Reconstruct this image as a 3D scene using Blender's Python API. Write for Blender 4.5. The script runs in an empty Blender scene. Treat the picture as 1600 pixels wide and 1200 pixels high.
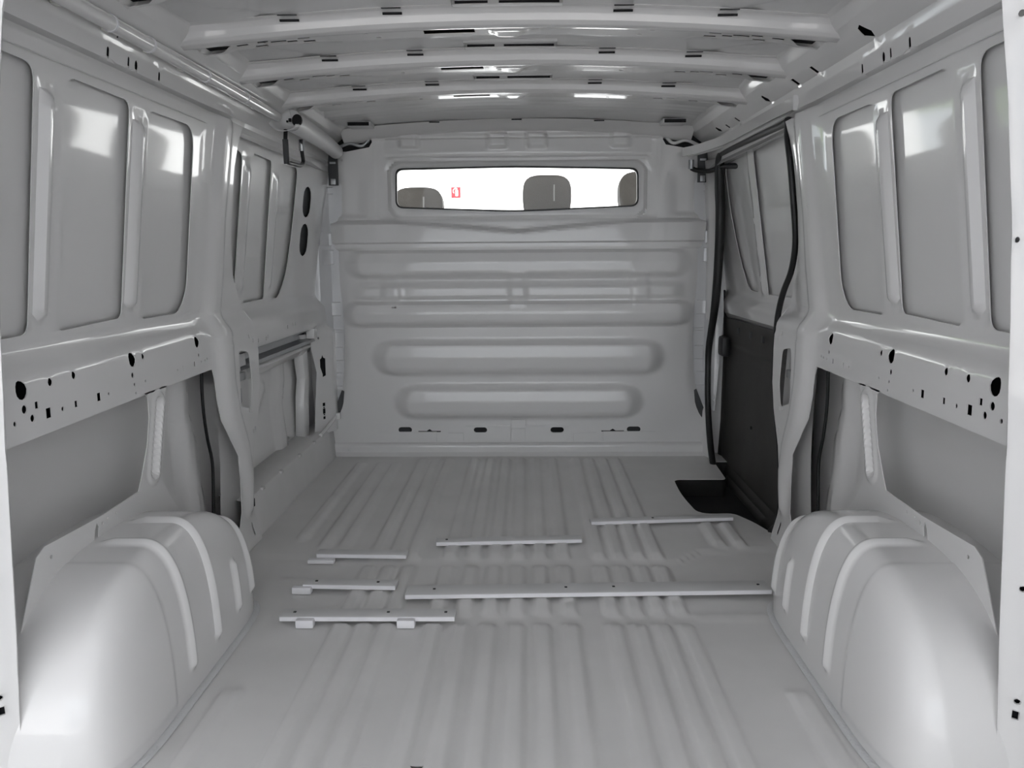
import bpy, bmesh, math, random
import numpy as np
from mathutils import Vector, Matrix
from mathutils.geometry import delaunay_2d_cdt

random.seed(7)
rng = np.random.default_rng(7)
scene = bpy.context.scene
COL = scene.collection

# ------------------------------------------------------------------ camera
F = 1295.0                     # focal length in pixels of the 1600x1200 frame
VPX, VPY = 826.0, 398.0        # where the van's long axis vanishes
CAM = np.array([.042, 0.0, .85])
TH = math.atan((600 - VPY) / F)
PS = math.atan((VPX - 800) * math.cos(TH) / F)
ROLL = math.radians(.4)
FW = np.array([-math.sin(PS) * math.cos(TH), math.cos(PS) * math.cos(TH), -math.sin(TH)])
RT = np.array([math.cos(PS), math.sin(PS), 0.0])
UP = np.cross(RT, FW)
cam_data = bpy.data.cameras.new('camera')
cam_data.sensor_width = 36
cam_data.lens = 36 * F / 1600
cam_data.clip_start = .02
cam = bpy.data.objects.new('camera', cam_data)
COL.objects.link(cam)
m = Matrix(((RT[0], UP[0], -FW[0]), (RT[1], UP[1], -FW[1]), (RT[2], UP[2], -FW[2])))
# roll about the viewing axis: things on the right sit a little higher in the frame
m = m @ Matrix.Rotation(-ROLL, 3, 'Z')
cam.matrix_world = Matrix.Translation(Vector(CAM)) @ m.to_4x4()
scene.camera = cam

# ------------------------------------------------------------------ world, exposure
world = bpy.data.worlds.new('overcast_sky')
scene.world = world
world.use_nodes = True
bg = world.node_tree.nodes['Background']
bg.inputs['Color'].default_value = (.88, .945, 1.0, 1)
bg.inputs['Strength'].default_value = 1.0
sun_data = bpy.data.lights.new('sun', 'SUN')
sun_data.energy = 6.0
sun_data.color = (1.0, .96, .91)
sun_data.angle = math.radians(.6)
sun = bpy.data.objects.new('sun', sun_data)
COL.objects.link(sun)
# high sun behind the van, a little to the side of the sliding door
sun.rotation_euler = Vector((-.36, 1.0, -1.25)).to_track_quat('-Z', 'Y').to_euler()
vs = scene.view_settings
vs.view_transform = 'Standard'
vs.look = 'None'
vs.gamma = 1
vs.use_curve_mapping = False
vs.exposure = 1.72


def ray(px, py):
    x, y = px - VPX, py - VPY
    c, s = math.cos(ROLL), math.sin(ROLL)
    x, y = x * c - y * s, x * s + y * c
    x += VPX - 800
    y += VPY - 600
    return FW + RT * x / F - UP * y / F


def onX(px, py, X):
    d = ray(px, py)
    return CAM + d * (X - CAM[0]) / d[0]


def onY(px, py, Y):
    d = ray(px, py)
    return CAM + d * (Y - CAM[1]) / d[1]


def onZ(px, py, Z):
    d = ray(px, py)
    return CAM + d * (Z - CAM[2]) / d[2]


# ------------------------------------------------------------------ materials
MATS = {}


def mat(name, col, rough=.35, coat=0.0, metal=0.0, noise=0.0, nscale=8.0, bump=0.0, bscale=60.0, rvar=0.0):
    M = bpy.data.materials.new(name)
    M.use_nodes = True
    nt = M.node_tree
    b = nt.nodes['Principled BSDF']
    b.inputs['Base Color'].default_value = (*col, 1)
    b.inputs['Roughness'].default_value = rough
    b.inputs['Metallic'].default_value = metal
    if coat:
        b.inputs['Coat Weight'].default_value = coat
        b.inputs['Coat Roughness'].default_value = .06
    tc = nt.nodes.new('ShaderNodeTexCoord')
    if noise:
        n = nt.nodes.new('ShaderNodeTexNoise')
        n.inputs['Scale'].default_value = nscale
        n.inputs['Detail'].default_value = 6
        nt.links.new(tc.outputs['Object'], n.inputs['Vector'])
        r = nt.nodes.new('ShaderNodeMapRange')
        r.inputs['From Min'].default_value = .3
        r.inputs['From Max'].default_value = .7
        r.inputs['To Min'].default_value = 1 - noise
        r.inputs['To Max'].default_value = 1
        nt.links.new(n.outputs['Fac'], r.inputs['Value'])
        mx = nt.nodes.new('ShaderNodeVectorMath')
        mx.operation = 'SCALE'
        mx.inputs[0].default_value = col
        nt.links.new(r.outputs['Result'], mx.inputs['Scale'])
        nt.links.new(mx.outputs['Vector'], b.inputs['Base Color'])
        if rvar:
            r2 = nt.nodes.new('ShaderNodeMapRange')
            r2.inputs['From Min'].default_value = .3
            r2.inputs['From Max'].default_value = .7
            r2.inputs['To Min'].default_value = rough + rvar
            r2.inputs['To Max'].default_value = rough
            nt.links.new(n.outputs['Fac'], r2.inputs['Value'])
            nt.links.new(r2.outputs['Result'], b.inputs['Roughness'])
    if bump:
        n2 = nt.nodes.new('ShaderNodeTexNoise')
        n2.inputs['Scale'].default_value = bscale
        n2.inputs['Detail'].default_value = 2
        nt.links.new(tc.outputs['Object'], n2.inputs['Vector'])
        bp = nt.nodes.new('ShaderNodeBump')
        bp.inputs['Strength'].default_value = bump
        bp.inputs['Distance'].default_value = .002
        nt.links.new(n2.outputs['Fac'], bp.inputs['Height'])
        nt.links.new(bp.outputs['Normal'], b.inputs['Normal'])
        if coat:
            nt.links.new(bp.outputs['Normal'], b.inputs['Coat Normal'])
    MATS[name] = M
    return M


PAINT = mat('white_van_paint', (.88, .868, .858), .32, coat=.9, bump=.04, bscale=14, noise=.02, nscale=3)
FLOORP = mat('dusty_floor_paint', (.83, .818, .805), .42, coat=.15, noise=.07, nscale=5, bump=.05, bscale=25, rvar=.12)
ROOFP = mat('roof_primer_paint', (.84, .835, .83), .38, coat=.35, noise=.05, nscale=6, bump=.06, bscale=18)
SILVER = mat('bare_reflective_paint', (.74, .74, .75), .16, coat=.6, bump=.5, bscale=22)
DARK = mat('unpainted_cavity_shade', (.012, .012, .014), .8)  # near-black colour stands in for the shade inside holes, slots and gaps
DGREY = mat('dark_grey_fixture', (.05, .052, .055), .5)
RUBBER = mat('black_rubber', (.012, .012, .013), .45)
TRIM = mat('dark_grey_door_trim', (.055, .053, .05), .62, noise=.25, nscale=9, bump=.25, bscale=220)
MATM = mat('black_step_mat', (.008, .008, .008), .7, bump=.4, bscale=180)
BARP = mat('painted_bar_top', (.76, .755, .75), .42, noise=.05, nscale=20)
BARE = mat('bare_white_bar_edge', (.90, .89, .91), .5)
SEATF = mat('grey_seat_fabric', (.10, .09, .082), .9, bump=.3, bscale=300)
SEATL = mat('seat_plastic', (.25, .24, .23), .6)
CONC = mat('outdoor_concrete', (.40, .40, .41), .85, noise=.15, nscale=2)
PLASTER = mat('outdoor_white_plaster', (.84, .84, .85), .8, noise=.03, nscale=2)
RED = mat('sign_red', (.34, .006, .012), .4)
SIGNW = mat('sign_white', (.85, .85, .80), .4)
STEEL = mat('galvanised_steel', (.45, .46, .47), .35, metal=.8)
SEAL = mat('seam_sealant', (.74, .745, .75), .5, bump=1.0, bscale=160)
BARK = mat('tree_bark', (.10, .07, .045), .9, noise=.4, nscale=12)
LEAF = mat('tree_leaf', (.24, .42, .06), .6, noise=.4, nscale=3)

GLASS = bpy.data.materials.new('clear_window_glass')
GLASS.use_nodes = True
_nt = GLASS.node_tree
_nt.nodes.clear()
_o = _nt.nodes.new('ShaderNodeOutputMaterial')
_mx = _nt.nodes.new('ShaderNodeMixShader')
_t = _nt.nodes.new('ShaderNodeBsdfTransparent')
_t.inputs['Color'].default_value = (.93, .95, .94, 1)
_g = _nt.nodes.new('ShaderNodeBsdfGlossy')
_g.inputs['Roughness'].default_value = .02
_fr = _nt.nodes.new('ShaderNodeFresnel')
_fr.inputs['IOR'].default_value = 1.45
_nt.links.new(_fr.outputs['Fac'], _mx.inputs['Fac'])
_nt.links.new(_t.outputs['BSDF'], _mx.inputs[1])
_nt.links.new(_g.outputs['BSDF'], _mx.inputs[2])
_nt.links.new(_mx.outputs['Shader'], _o.inputs['Surface'])


# ------------------------------------------------------------------ builders
def link(name, me, material, parent=None, angle=35, solid=0.0, offset=0.0):
    o = bpy.data.objects.new(name, me)
    COL.objects.link(o)
    if material is not None:
        me.materials.append(material)
    if parent is not None:
        o.parent = parent
    if len(me.polygons):
        me.shade_smooth()
        me.set_sharp_from_angle(angle=math.radians(angle))
    if solid:
        md = o.modifiers.new('thickness', 'SOLIDIFY')
        md.thickness = solid
        md.offset = offset
    return o


def mesh(name, V, Fc, material, parent=None, **k):
    me = bpy.data.meshes.new(name)
    me.from_pydata([tuple(v) for v in V], [], [tuple(f) for f in Fc])
    me.update()
    return link(name, me, material, parent, **k)


def structure(o):
    o['kind'] = 'structure'
    return o


def tag(o, label, cat, group=None):
    o['label'] = label
    o['category'] = cat
    if group:
        o['group'] = group
    return o


def empty(name, loc=(0, 0, 0)):
    o = bpy.data.objects.new(name, None)
    o.location = loc
    o.empty_display_size = .1
    COL.objects.link(o)
    return o


def inside(P, poly):
    x, y = P[:, 0], P[:, 1]
    r = np.zeros(len(P), bool)
    n = len(poly)
    for i in range(n):
        x1, y1 = poly[i]
        x2, y2 = poly[(i + 1) % n]
        if y1 == y2:
            continue
        c = ((y1 > y) != (y2 > y)) & (x < (x2 - x1) * (y - y1) / (y2 - y1) + x1)
        r ^= c
    return r


def dist_poly(P, poly):
    d = np.full(len(P), 1e9)
    n = len(poly)
    for i in range(n):
        a = np.array(poly[i])
        b = np.array(poly[(i + 1) % n])
        ab = b - a
        t = np.clip(((P - a) @ ab) / max(ab @ ab, 1e-12), 0, 1)
        q = a + t[:, None] * ab
        d = np.minimum(d, np.hypot(*(P - q).T))
    return d


def resample(poly, sx, sy):
    out = []
    n = len(poly)
    for i in range(n):
        a, b = poly[i], poly[(i + 1) % n]
        k = max(1, int(math.ceil(max(abs(b[0] - a[0]) / sx, abs(b[1] - a[1]) / sy))))
        for j in range(k):
            t = j / k
            out.append((a[0] + (b[0] - a[0]) * t, a[1] + (b[1] - a[1]) * t))
    return out


def sheet(name, outline, holes, fmap, sx, sy, material, parent=None, solid=.002, angle=35, xs=None, ys=None, offset=0.0):
    """a pressed metal sheet: a 2D outline with real cut-outs, mapped to 3D by fmap(u, v)"""
    out = resample(outline, sx, sy)
    hs = [resample(h, sx, sy) for h in holes]
    u0, u1 = min(p[0] for p in out), max(p[0] for p in out)
    v0, v1 = min(p[1] for p in out), max(p[1] for p in out)
    gx = np.arange(u0 + sx * .5, u1, sx) if xs is None else np.array([v for v in xs if u0 < v < u1])
    gy = np.arange(v0 + sy * .5, v1, sy) if ys is None else np.array([v for v in ys if v0 < v < v1])
    G = np.array(np.meshgrid(gx, gy)).reshape(2, -1).T
    ok = inside(G, out)
    G = G[ok]
    if len(G):
        e = .3 * min(sx, sy)
        keep = dist_poly(G, outline) > e
        for h in holes:
            bb = np.array(h)
            lo, hi = bb.min(0) - e, bb.max(0) + e
            near = np.all((G > lo) & (G < hi), axis=1)
            if near.any():
                idx = np.where(near)[0]
                bad = inside(G[idx], h) | (dist_poly(G[idx], h) < e)
                keep[idx[bad]] = False
        G = G[keep]
    pts = []
    edges = []
    for loop in [out] + hs:
        s = len(pts)
        pts += loop
        edges += [(s + i, s + (i + 1) % len(loop)) for i in range(len(loop))]
    pts += [tuple(g) for g in G]
    V, E_, Fc, *_ = delaunay_2d_cdt([Vector(p) for p in pts], edges, [], 0, 1e-6)
    V2 = np.array([(v.x, v.y) for v in V])
    Fa = np.array([f[:3] for f in Fc])
    cen = V2[Fa].mean(1)
    k = inside(cen, out)
    for h in hs:
        bb = np.array(h)
        lo, hi = bb.min(0), bb.max(0)
        near = np.where(np.all((cen > lo) & (cen < hi), axis=1) & k)[0]
        if len(near):
            k[near[inside(cen[near], h)]] = False
    Fa = Fa[k]
    used = np.unique(Fa)
    rem = np.full(len(V2), -1)
    rem[used] = np.arange(len(used))
    X, Y, Z = fmap(V2[used, 0], V2[used, 1])
    one = np.ones(len(used))
    P = np.stack([X * one, Y * one, Z * one], 1)
    T = rem[Fa]
    faces = [tuple(t) for t in T]
    if solid:
        # turned edge of the sheet metal, pointing away from the load bay
        fn = np.cross(P[T[:, 1]] - P[T[:, 0]], P[T[:, 2]] - P[T[:, 0]])
        vn = np.zeros_like(P)
        for k_ in range(3):
            np.add.at(vn, T[:, k_], fn)
        vn /= np.linalg.norm(vn, axis=1, keepdims=True) + 1e-12
        if (vn * (P - np.array([0, 2.2, .75]))).sum() < 0:
            vn = -vn
        E2 = np.concatenate([T[:, [0, 1]], T[:, [1, 2]], T[:, [2, 0]]])
        key = np.sort(E2, 1)
        _, inv, cnt = np.unique(key, axis=0, return_inverse=True, return_counts=True)
        B = E2[cnt[inv.ravel()] == 1]
        bv = np.unique(B)
        idx = np.full(len(P), -1)
        idx[bv] = len(P) + np.arange(len(bv))
        P = np.concatenate([P, P[bv] + vn[bv] * solid])
        faces += [(int(b), int(a), int(idx[a]), int(idx[b])) for a, b in B]
    return mesh(name, P, faces, material, parent, angle=angle)


def circle(cx, cy, rx, ry=None, n=16):
    ry = ry or rx
    return [(cx + rx * math.cos(2 * math.pi * i / n), cy + ry * math.sin(2 * math.pi * i / n)) for i in range(n)]


def rect(cx, cy, hx, hy):
    return [(cx - hx, cy - hy), (cx + hx, cy - hy), (cx + hx, cy + hy), (cx - hx, cy + hy)]


def stadium(cx, cy, hx, hy, n=6):
    out = []
    r = min(hx, hy)
    if hx >= hy:
        for i in range(n + 1):
            a = -math.pi / 2 + math.pi * i / n
            out.append((cx + hx - r + r * math.cos(a), cy + r * math.sin(a)))
        for i in range(n + 1):
            a = math.pi / 2 + math.pi * i / n
            out.append((cx - hx + r + r * math.cos(a), cy + r * math.sin(a)))
    else:
        for i in range(n + 1):
            a = math.pi * i / n
            out.append((cx + r * math.cos(a), cy + hy - r + r * math.sin(a)))
        for i in range(n + 1):
            a = math.pi + math.pi * i / n
            out.append((cx + r * math.cos(a), cy - hy + r + r * math.sin(a)))
    return out


def rounded(pts, rad, n=5):
    """round the corners of a polygon; rad is one radius or one for each corner"""
    out = []
    N = len(pts)
    if not isinstance(rad, (list, tuple)):
        rad = [rad] * N
    for i in range(N):
        p = np.array(pts[i])
        a = np.array(pts[i - 1]) - p
        b = np.array(pts[(i + 1) % N]) - p
        r = min(rad[i], .49 * np.hypot(*a), .49 * np.hypot(*b))
        if r < 1e-4:
            out.append(tuple(p))
            continue
        p1 = p + a / np.hypot(*a) * r
        p2 = p + b / np.hypot(*b) * r
        for k in range(n + 1):
            t = k / n
            q = (1 - t) ** 2 * p1 + 2 * t * (1 - t) * p + t * t * p2
            out.append(tuple(q))
    return out


def smooth_path(pts, n=6):
    """Catmull-Rom through the points"""
    P = [np.array(p, float) for p in pts]
    P = [2 * P[0] - P[1]] + P + [2 * P[-1] - P[-2]]
    out = []
    for i in range(1, len(P) - 2):
        for k in range(n):
            t = k / n
            out.append(.5 * ((2 * P[i]) + (-P[i - 1] + P[i + 1]) * t + (2 * P[i - 1] - 5 * P[i] + 4 * P[i + 1] - P[i + 2]) * t * t
                             + (-P[i - 1] + 3 * P[i] - 3 * P[i + 1] + P[i + 2]) * t ** 3))
    out.append(P[-2])
    return out


def tube(name, pts, r, material, parent=None, segs=10, smooth=6, prof=None, cap=True, up=None):
    """sweep a round (or given) section along a path"""
    P = smooth_path(pts, smooth) if smooth else [np.array(p, float) for p in pts]
    n = len(P)
    rr = r if hasattr(r, '__len__') else [r] * n
    if len(rr) != n:
        rr = np.interp(np.linspace(0, 1, n), np.linspace(0, 1, len(rr)), rr)
    if prof is None:
        prof = [(math.cos(2 * math.pi * i / segs), math.sin(2 * math.pi * i / segs)) for i in range(segs)]
    V, Fc = [], []
    u = None
    for i in range(n):
        t = P[min(i + 1, n - 1)] - P[max(i - 1, 0)]
        t /= np.linalg.norm(t)
        if up is not None:
            u = np.array(up, float)
        elif u is None:
            u = np.array([0, 0, 1.0]) if abs(t[2]) < .9 else np.array([1.0, 0, 0])
        u = u - t * (u @ t)
        u /= np.linalg.norm(u)
        w = np.cross(t, u)
        for a, b in prof:
            V.append(P[i] + rr[i] * (a * w + b * u))
    k = len(prof)
    for i in range(n - 1):
        for j in range(k):
            a, b = i * k + j, i * k + (j + 1) % k
            Fc.append((a, b, b + k, a + k))
    if cap:
        Fc.append(tuple(range(k))[::-1])
        Fc.append(tuple((n - 1) * k + j for j in range(k)))
    return mesh(name, V, Fc, material, parent, angle=50)


def box_bm(bm, c, h, bevel=0.0, rotz=0.0):
    M = Matrix.Translation(Vector(c)) @ Matrix.Rotation(rotz, 4, 'Z') @ Matrix.Diagonal((2 * h[0], 2 * h[1], 2 * h[2], 1))
    r = bmesh.ops.create_cube(bm, size=1, matrix=M)
    if bevel:
        es = list({e for v in r['verts'] for e in v.link_edges})
        bmesh.ops.bevel(bm, geom=es, offset=bevel, segments=2, affect='EDGES', profile=.6)


def box(name, c, h, material, parent=None, bevel=0.0, rotz=0.0):
    bm = bmesh.new()
    box_bm(bm, c, h, bevel, rotz)
    me = bpy.data.meshes.new(name)
    bm.to_mesh(me)
    bm.free()
    return link(name, me, material, parent, angle=40)


def grid(name, A, material, parent=None, **k):
    """A: (n, m, 3) array of points"""
    n, q, _ = A.shape
    idx = np.arange(n * q).reshape(n, q)
    Fc = np.stack([idx[:-1, :-1], idx[1:, :-1], idx[1:, 1:], idx[:-1, 1:]], -1).reshape(-1, 4)
    return mesh(name, A.reshape(-1, 3), Fc, material, parent, **k)


def sstep(a, b, x):
    t = np.clip((x - a) / (b - a), 0, 1)
    return t * t * (3 - 2 * t)


def path_bump(y, z, path, half, soft):
    """1 near a polyline of (y, z, width factor), falling smoothly to 0"""
    best = np.zeros_like(y)
    for (a, b) in zip(path[:-1], path[1:]):
        A, B = np.array(a[:2]), np.array(b[:2])
        ab = B - A
        t = np.clip(((y - A[0]) * ab[0] + (z - A[1]) * ab[1]) / (ab @ ab), 0, 1)
        d = np.hypot(y - A[0] - t * ab[0], z - A[1] - t * ab[1])
        w = a[2] + (b[2] - a[2]) * t
        best = np.maximum(best, 1 - sstep(half * w - soft, half * w + soft, d))
    return best


# ------------------------------------------------------------------ floor
RIBS = [-.394, -.340, -.287, -.181, -.115, -.053, .011, .072, .138, .238, .293, .348, .401]


def floor_z(x, y):
    z = np.zeros_like(x)

    def seg(a, b, s=.02):
        return sstep(a - s, a, y) * (1 - sstep(b, b + s, y))
    along = np.maximum(np.maximum(seg(.5, 1.80), seg(1.885, 2.165)), seg(2.235, 3.36))
    for c in RIBS:
        z += .011 * along * (1 - sstep(.012, .025, np.abs(x - c)))
    for c in (.600, .660):
        z += .011 * seg(2.34, 2.52) * (1 - sstep(.010, .024, np.abs(x - c)))
    for c in (-.50, -.56):
        z += .009 * seg(2.33, 3.30) * (1 - sstep(.010, .024, np.abs(x - c)))
    z += .009 * seg(2.40, 3.30) * (1 - sstep(.010, .024, np.abs(x + .645)))
    for c in (.565, -.545):
        z += .010 * seg(.5, 1.50, .03) * (1 - sstep(.012, .028, np.abs(x - c)))
    # lap seam where the front pan sits on the rear pan
    ys = np.interp(x, [-.80, -.595, -.44, .455, .534, .80], [2.267, 2.256, 2.207, 2.207, 2.293, 2.33])
    z += .004 * sstep(-.004, .004, y - ys) + .003 * np.exp(-((y - ys) / .006) ** 2)
    # shallow dimples
    for (cx, cy) in ((-.62, 2.42), (-.60, 2.62), (-.66, 2.85), (-.30, 2.55), (.70, 2.42), (-.45, 3.0)):
        z -= .003 * np.exp(-(((x - cx) / .025) ** 2 + ((y - cy) / .03) ** 2))
    # a cross swage behind the seat rails on either side
    for (a, b) in ((-.56, -.42), (.44, .60)):
        z += .006 * np.exp(-((y - 1.865) / .010) ** 2) * sstep(a - .02, a, x) * (1 - sstep(b, b + .02, x))
    return z


well = rounded([(.592, 3.06), (.583, 2.86), (.60, 2.635), (.715, 2.645), (.758, 2.55), (.783, 2.455), (.81, 2.425), (.880, 2.425), (.880, 3.33), (.803, 3.33), (.79, 3.06)],
               [.03, .1, .09, .03, .03, .02, .02, 0, 0, 0, .02], 6)
slots_floor = [stadium(x, y, .011, .003) for x, y in ((-.44, 1.262), (-.235, 1.27), (-.148, 1.275))]
floor = structure(sheet('floor', [(-.885, .95), (.885, .95), (.885, 3.50), (-.885, 3.50)], [well] + slots_floor,
                        lambda x, y: (x, y, floor_z(x, y)), .0065, .02, FLOORP, solid=.002, angle=60, offset=-1))
floor['label'] = 'grey ribbed sheet metal load floor of a van'

wv = np.array(well)
N = len(wv)
Vw = [(x, y, .002) for x, y in well] + [(x, y, -.20) for x, y in well]
Fw = [(i, (i + 1) % N, N + (i + 1) % N, N + i) for i in range(N)]
mesh('step_well', Vw, Fw, MATM, floor)
sheet('step_mat', [tuple(p) for p in (wv - wv.mean(0)) * 1.0 + wv.mean(0)], [], lambda x, y: (x, y, -.20 + .004 * np.cos(x * 260)), .006, .05, MATM, floor, solid=.004)
# side floor strips under the step line keep daylight out beside the well
box('under_floor', (0, 2.2, -.07), (.885, 1.3, .004), DARK, floor).hide_render = False

# ------------------------------------------------------------------ wheel arches
AY, ARY, ARZ = 1.575, .385, .312


def arch(s):
    na, nb = 190, 130
    eta = -np.cos(np.linspace(0, np.pi, na))
    Y = AY + ARY * eta
    hh = ARZ * (1 - np.abs(eta) ** 2.6).clip(0) ** (1 / 2.6)
    xin = .80 - .185 * (1 - np.abs(eta) ** 6).clip(0) ** (1 / 6)
    A = np.zeros((na, nb, 3))
    for j in range(nb):
        t = j / (nb - 1)
        if t < .25:
            xx = np.full(na, .885) + (.70 - .885) * (t / .25)
            xx = np.maximum(xx, np.minimum(.885, xin + .09 * 0))
            zz = hh.copy()
        else:
            b = (t - .25) / .75 * np.pi / 2
            x0 = np.minimum(.885, np.maximum(.70, xin))
            xx = x0 + (np.minimum(xin, .70) - x0) * np.sin(b) ** (2 / 2.6) - np.maximum(0, xin - .70) * 0
            zz = hh * np.cos(b) ** (2 / 2.6) if b < np.pi / 2 - 1e-9 else hh * 0
        A[:, j, 0], A[:, j, 1], A[:, j, 2] = xx, Y, zz
    # surface normals for the pressed ribs
    du = np.gradient(A, axis=0)
    dv = np.gradient(A, axis=1)
    Nn = np.cross(dv, du)
    Nn /= np.linalg.norm(Nn, axis=2, keepdims=True) + 1e-9
    c = np.array([.85, AY, 0])
    flip = np.sign(((A - c) * Nn).sum(2))
    flip[flip == 0] = 1
    Nn *= flip[..., None]
    yy, zz, xx = A[..., 1], A[..., 2], A[..., 0]
    B = np.zeros_like(yy)
    for (yr, top, lo) in ((1.505, 9, .055), (1.635, 9, .055), (1.765, .175, .06), (1.872, 9, .06)):
        bump = np.maximum(0, 1 - (np.abs(yy - yr) / .0115) ** 2)
        mk = sstep(lo - .006, lo + .012, zz) * (1 - sstep(top - .01, top + .008, zz)) * (1 - sstep(.745, .79, xx))
        B = np.maximum(B, bump * mk)
    B = .010 * B
    B += .003 * (1 - sstep(1.42, 1.425, yy)) * sstep(.02, .03, zz)
    A += Nn * B[..., None]
    A[..., 0] *= s
    o = grid('wheel_arch', A, PAINT, floor, angle=45)
    # sealant along the foot of the arch
    pts = [(s * (float(xin[i]) - .004), float(Y[i]), .002) for i in range(4, na - 4, 3)]
    tube('sealant_bead', pts, .010, SEAL, o, segs=8, smooth=0, prof=[(math.cos(a), .45 * math.sin(a)) for a in np.linspace(0, 2 * math.pi, 9)[:-1]])
    return o


arch(-1)
arch(1)

# ------------------------------------------------------------------ side walls
WP_Z = [-.1, .0, .10, .555, .608, .614, .638, .652, .668, .685, .70, 1.19, 1.21]
WP_X = [.788, .790, .797, .797, .797, .800, .800, .805, .819, .831, .835, .772, .770]


def wprof(z):
    return np.interp(z, WP_Z, WP_X)


def wskin(z):
    return np.interp(z, [-.2, 0, .12, .30, .45, .60, .70, 1.19, 1.24], [.845, .862, .876, .885, .886, .874, .847, .784, .78])


SPATH = [(2.265, 1.19, .85), (2.255, .95, .85), (2.262, .80, 1.0), (2.252, .70, 1.0), (2.232, .60, 1.0), (2.236, .50, 1.0), (2.266, .40, .95),
         (2.325, .30, .85), (2.352, .22, .7), (2.350, .12, .35)]


def wall_panel(s):
    """inner pressing of the rear side bay and the pillar behind the side door"""
    far = [(2.40, -.01), (2.40, .06), (2.392, .14), (2.43, .28), (2.49, .38), (2.515, .46), (2.518, .56), (2.505, .69), (2.45, .745), (2.40, .80),
           (2.37, .88), (2.352, .98), (2.352, 1.09), (2.372, 1.16), (2.40, 1.21)]
    rear = [(2.16, .555), (2.168, .53), (2.175, .47), (2.19, .41), (2.23, .35), (2.278, .29), (2.295, .22), (2.292, .12), (2.27, .085),
            (2.20, .075), (2.12, .12), (2.02, .16), (1.98, .10), (2.0, -.01)]
    outl = [(1.212, .545)] + [(1.77, .552)] + rear + far + [(1.212, 1.21)]
    holes = [
        rounded([(1.225, .714), (1.430, .718), (1.425, 1.168), (1.225, 1.172)], [.01, .022, .03, .01]),
        rounded([(1.522, .714), (1.768, .722), (1.760, 1.167), (1.528, 1.169)], [.02, .02, .025, .02]),
        rounded([(1.858, .711), (2.065, .711), (2.106, .765), (2.094, 1.165), (1.848, 1.164)], [.02, .05, .04, .055, .02], 7),
    ]
    P, C_, L = [], [], []
    for (y, z, r) in ((1.344, .633, .0165), (1.735, .635, .0155), (2.085, .636, .0145), (1.428, .634, .0075), (1.505, .635, .0075),
                      (1.785, .636, .0068), (1.342, .601, .0075), (1.725, .603, .006), (2.083, .603, .005), (1.313, .582, .0045),
                      (1.362, .582, .0065), (1.454, .581, .0045), (1.620, .581, .0035), (1.731, .582, .004), (1.734, .563, .003),
                      (1.782, .582, .0035), (1.950, .583, .003), (2.121, .585, .003), (2.135, .587, .003), (2.095, .585, .003)):
        holes.append(circle(y, z, r, n=12 if r > .005 else 8))
    for (y, z, a, b) in ((1.377, .602, .005, .006), (1.41, .582, .008, .009), (1.499, .582, .005, .006), (1.582, .581, .007, .008),
                         (1.984, .583, .002, .006), (2.054, .584, .004, .006)):
        holes.append(rect(y, z, a, b))
    # lock aperture in the pillar
    holes.append(rounded([(2.335, .425), (2.425, .40), (2.448, .47), (2.43, .57), (2.34, .585)], .02))
    for (y, z) in ((2.445, .615), (2.475, .60), (2.40, .40), (2.415, .397), (2.43, .394), (2.43, .33), (2.45, .335), (2.40, .20)):
        holes.append(rect(y, z, .0028, .006))
    holes.append(stadium(2.355, .05, .007, .02))

    def fm(y, z):
        w = wprof(z)
        # front of the bay curls towards the pillar, the ridge of the pillar stands proud
        ridge = path_bump(y, z, SPATH, .043, .024)
        up = sstep(.70, .80, z)
        w = w - (.017 * ridge * (1 - .2 * up)) - .012 * sstep(2.13, 2.24, y) + .002 * sstep(2.33, 2.5, y)
        # pressed beads between the windows
        for yr in (1.467, 1.806):
            m_ = (1 - sstep(.009, .020, np.abs(y - yr))) * sstep(.735, .755, z) * (1 - sstep(1.115, 1.140, z))
            m2 = (1 - sstep(.028, .036, np.abs(y - yr))) * sstep(.715, .73, z) * (1 - sstep(1.135, 1.155, z))
            w = w - .014 * m_ + .003 * m2
        # foot spreads inwards
        w = w - .012 * (1 - sstep(.0, .09, z)) * sstep(2.0, 2.3, y)
        return s * w, y, z
    o = sheet('wall_left' if s < 0 else 'wall_right', outl, holes, fm, .012, .012, PAINT, solid=.002, angle=40)
    structure(o)
    o['label'] = ('white pressed steel van side wall with recessed panels, %s the bulkhead window' % ('no sliding door, left of' if s < 0 else 'beside the sliding door, right of'))
    # dark sheet giving the shade behind the rail's holes
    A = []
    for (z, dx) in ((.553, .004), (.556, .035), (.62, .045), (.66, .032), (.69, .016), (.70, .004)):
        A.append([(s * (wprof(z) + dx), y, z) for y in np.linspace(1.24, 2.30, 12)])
    grid('rail_hole_shade', np.array(A), DARK, o)
    return o


wl = wall_panel(-1)
wr = wall_panel(1)


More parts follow.
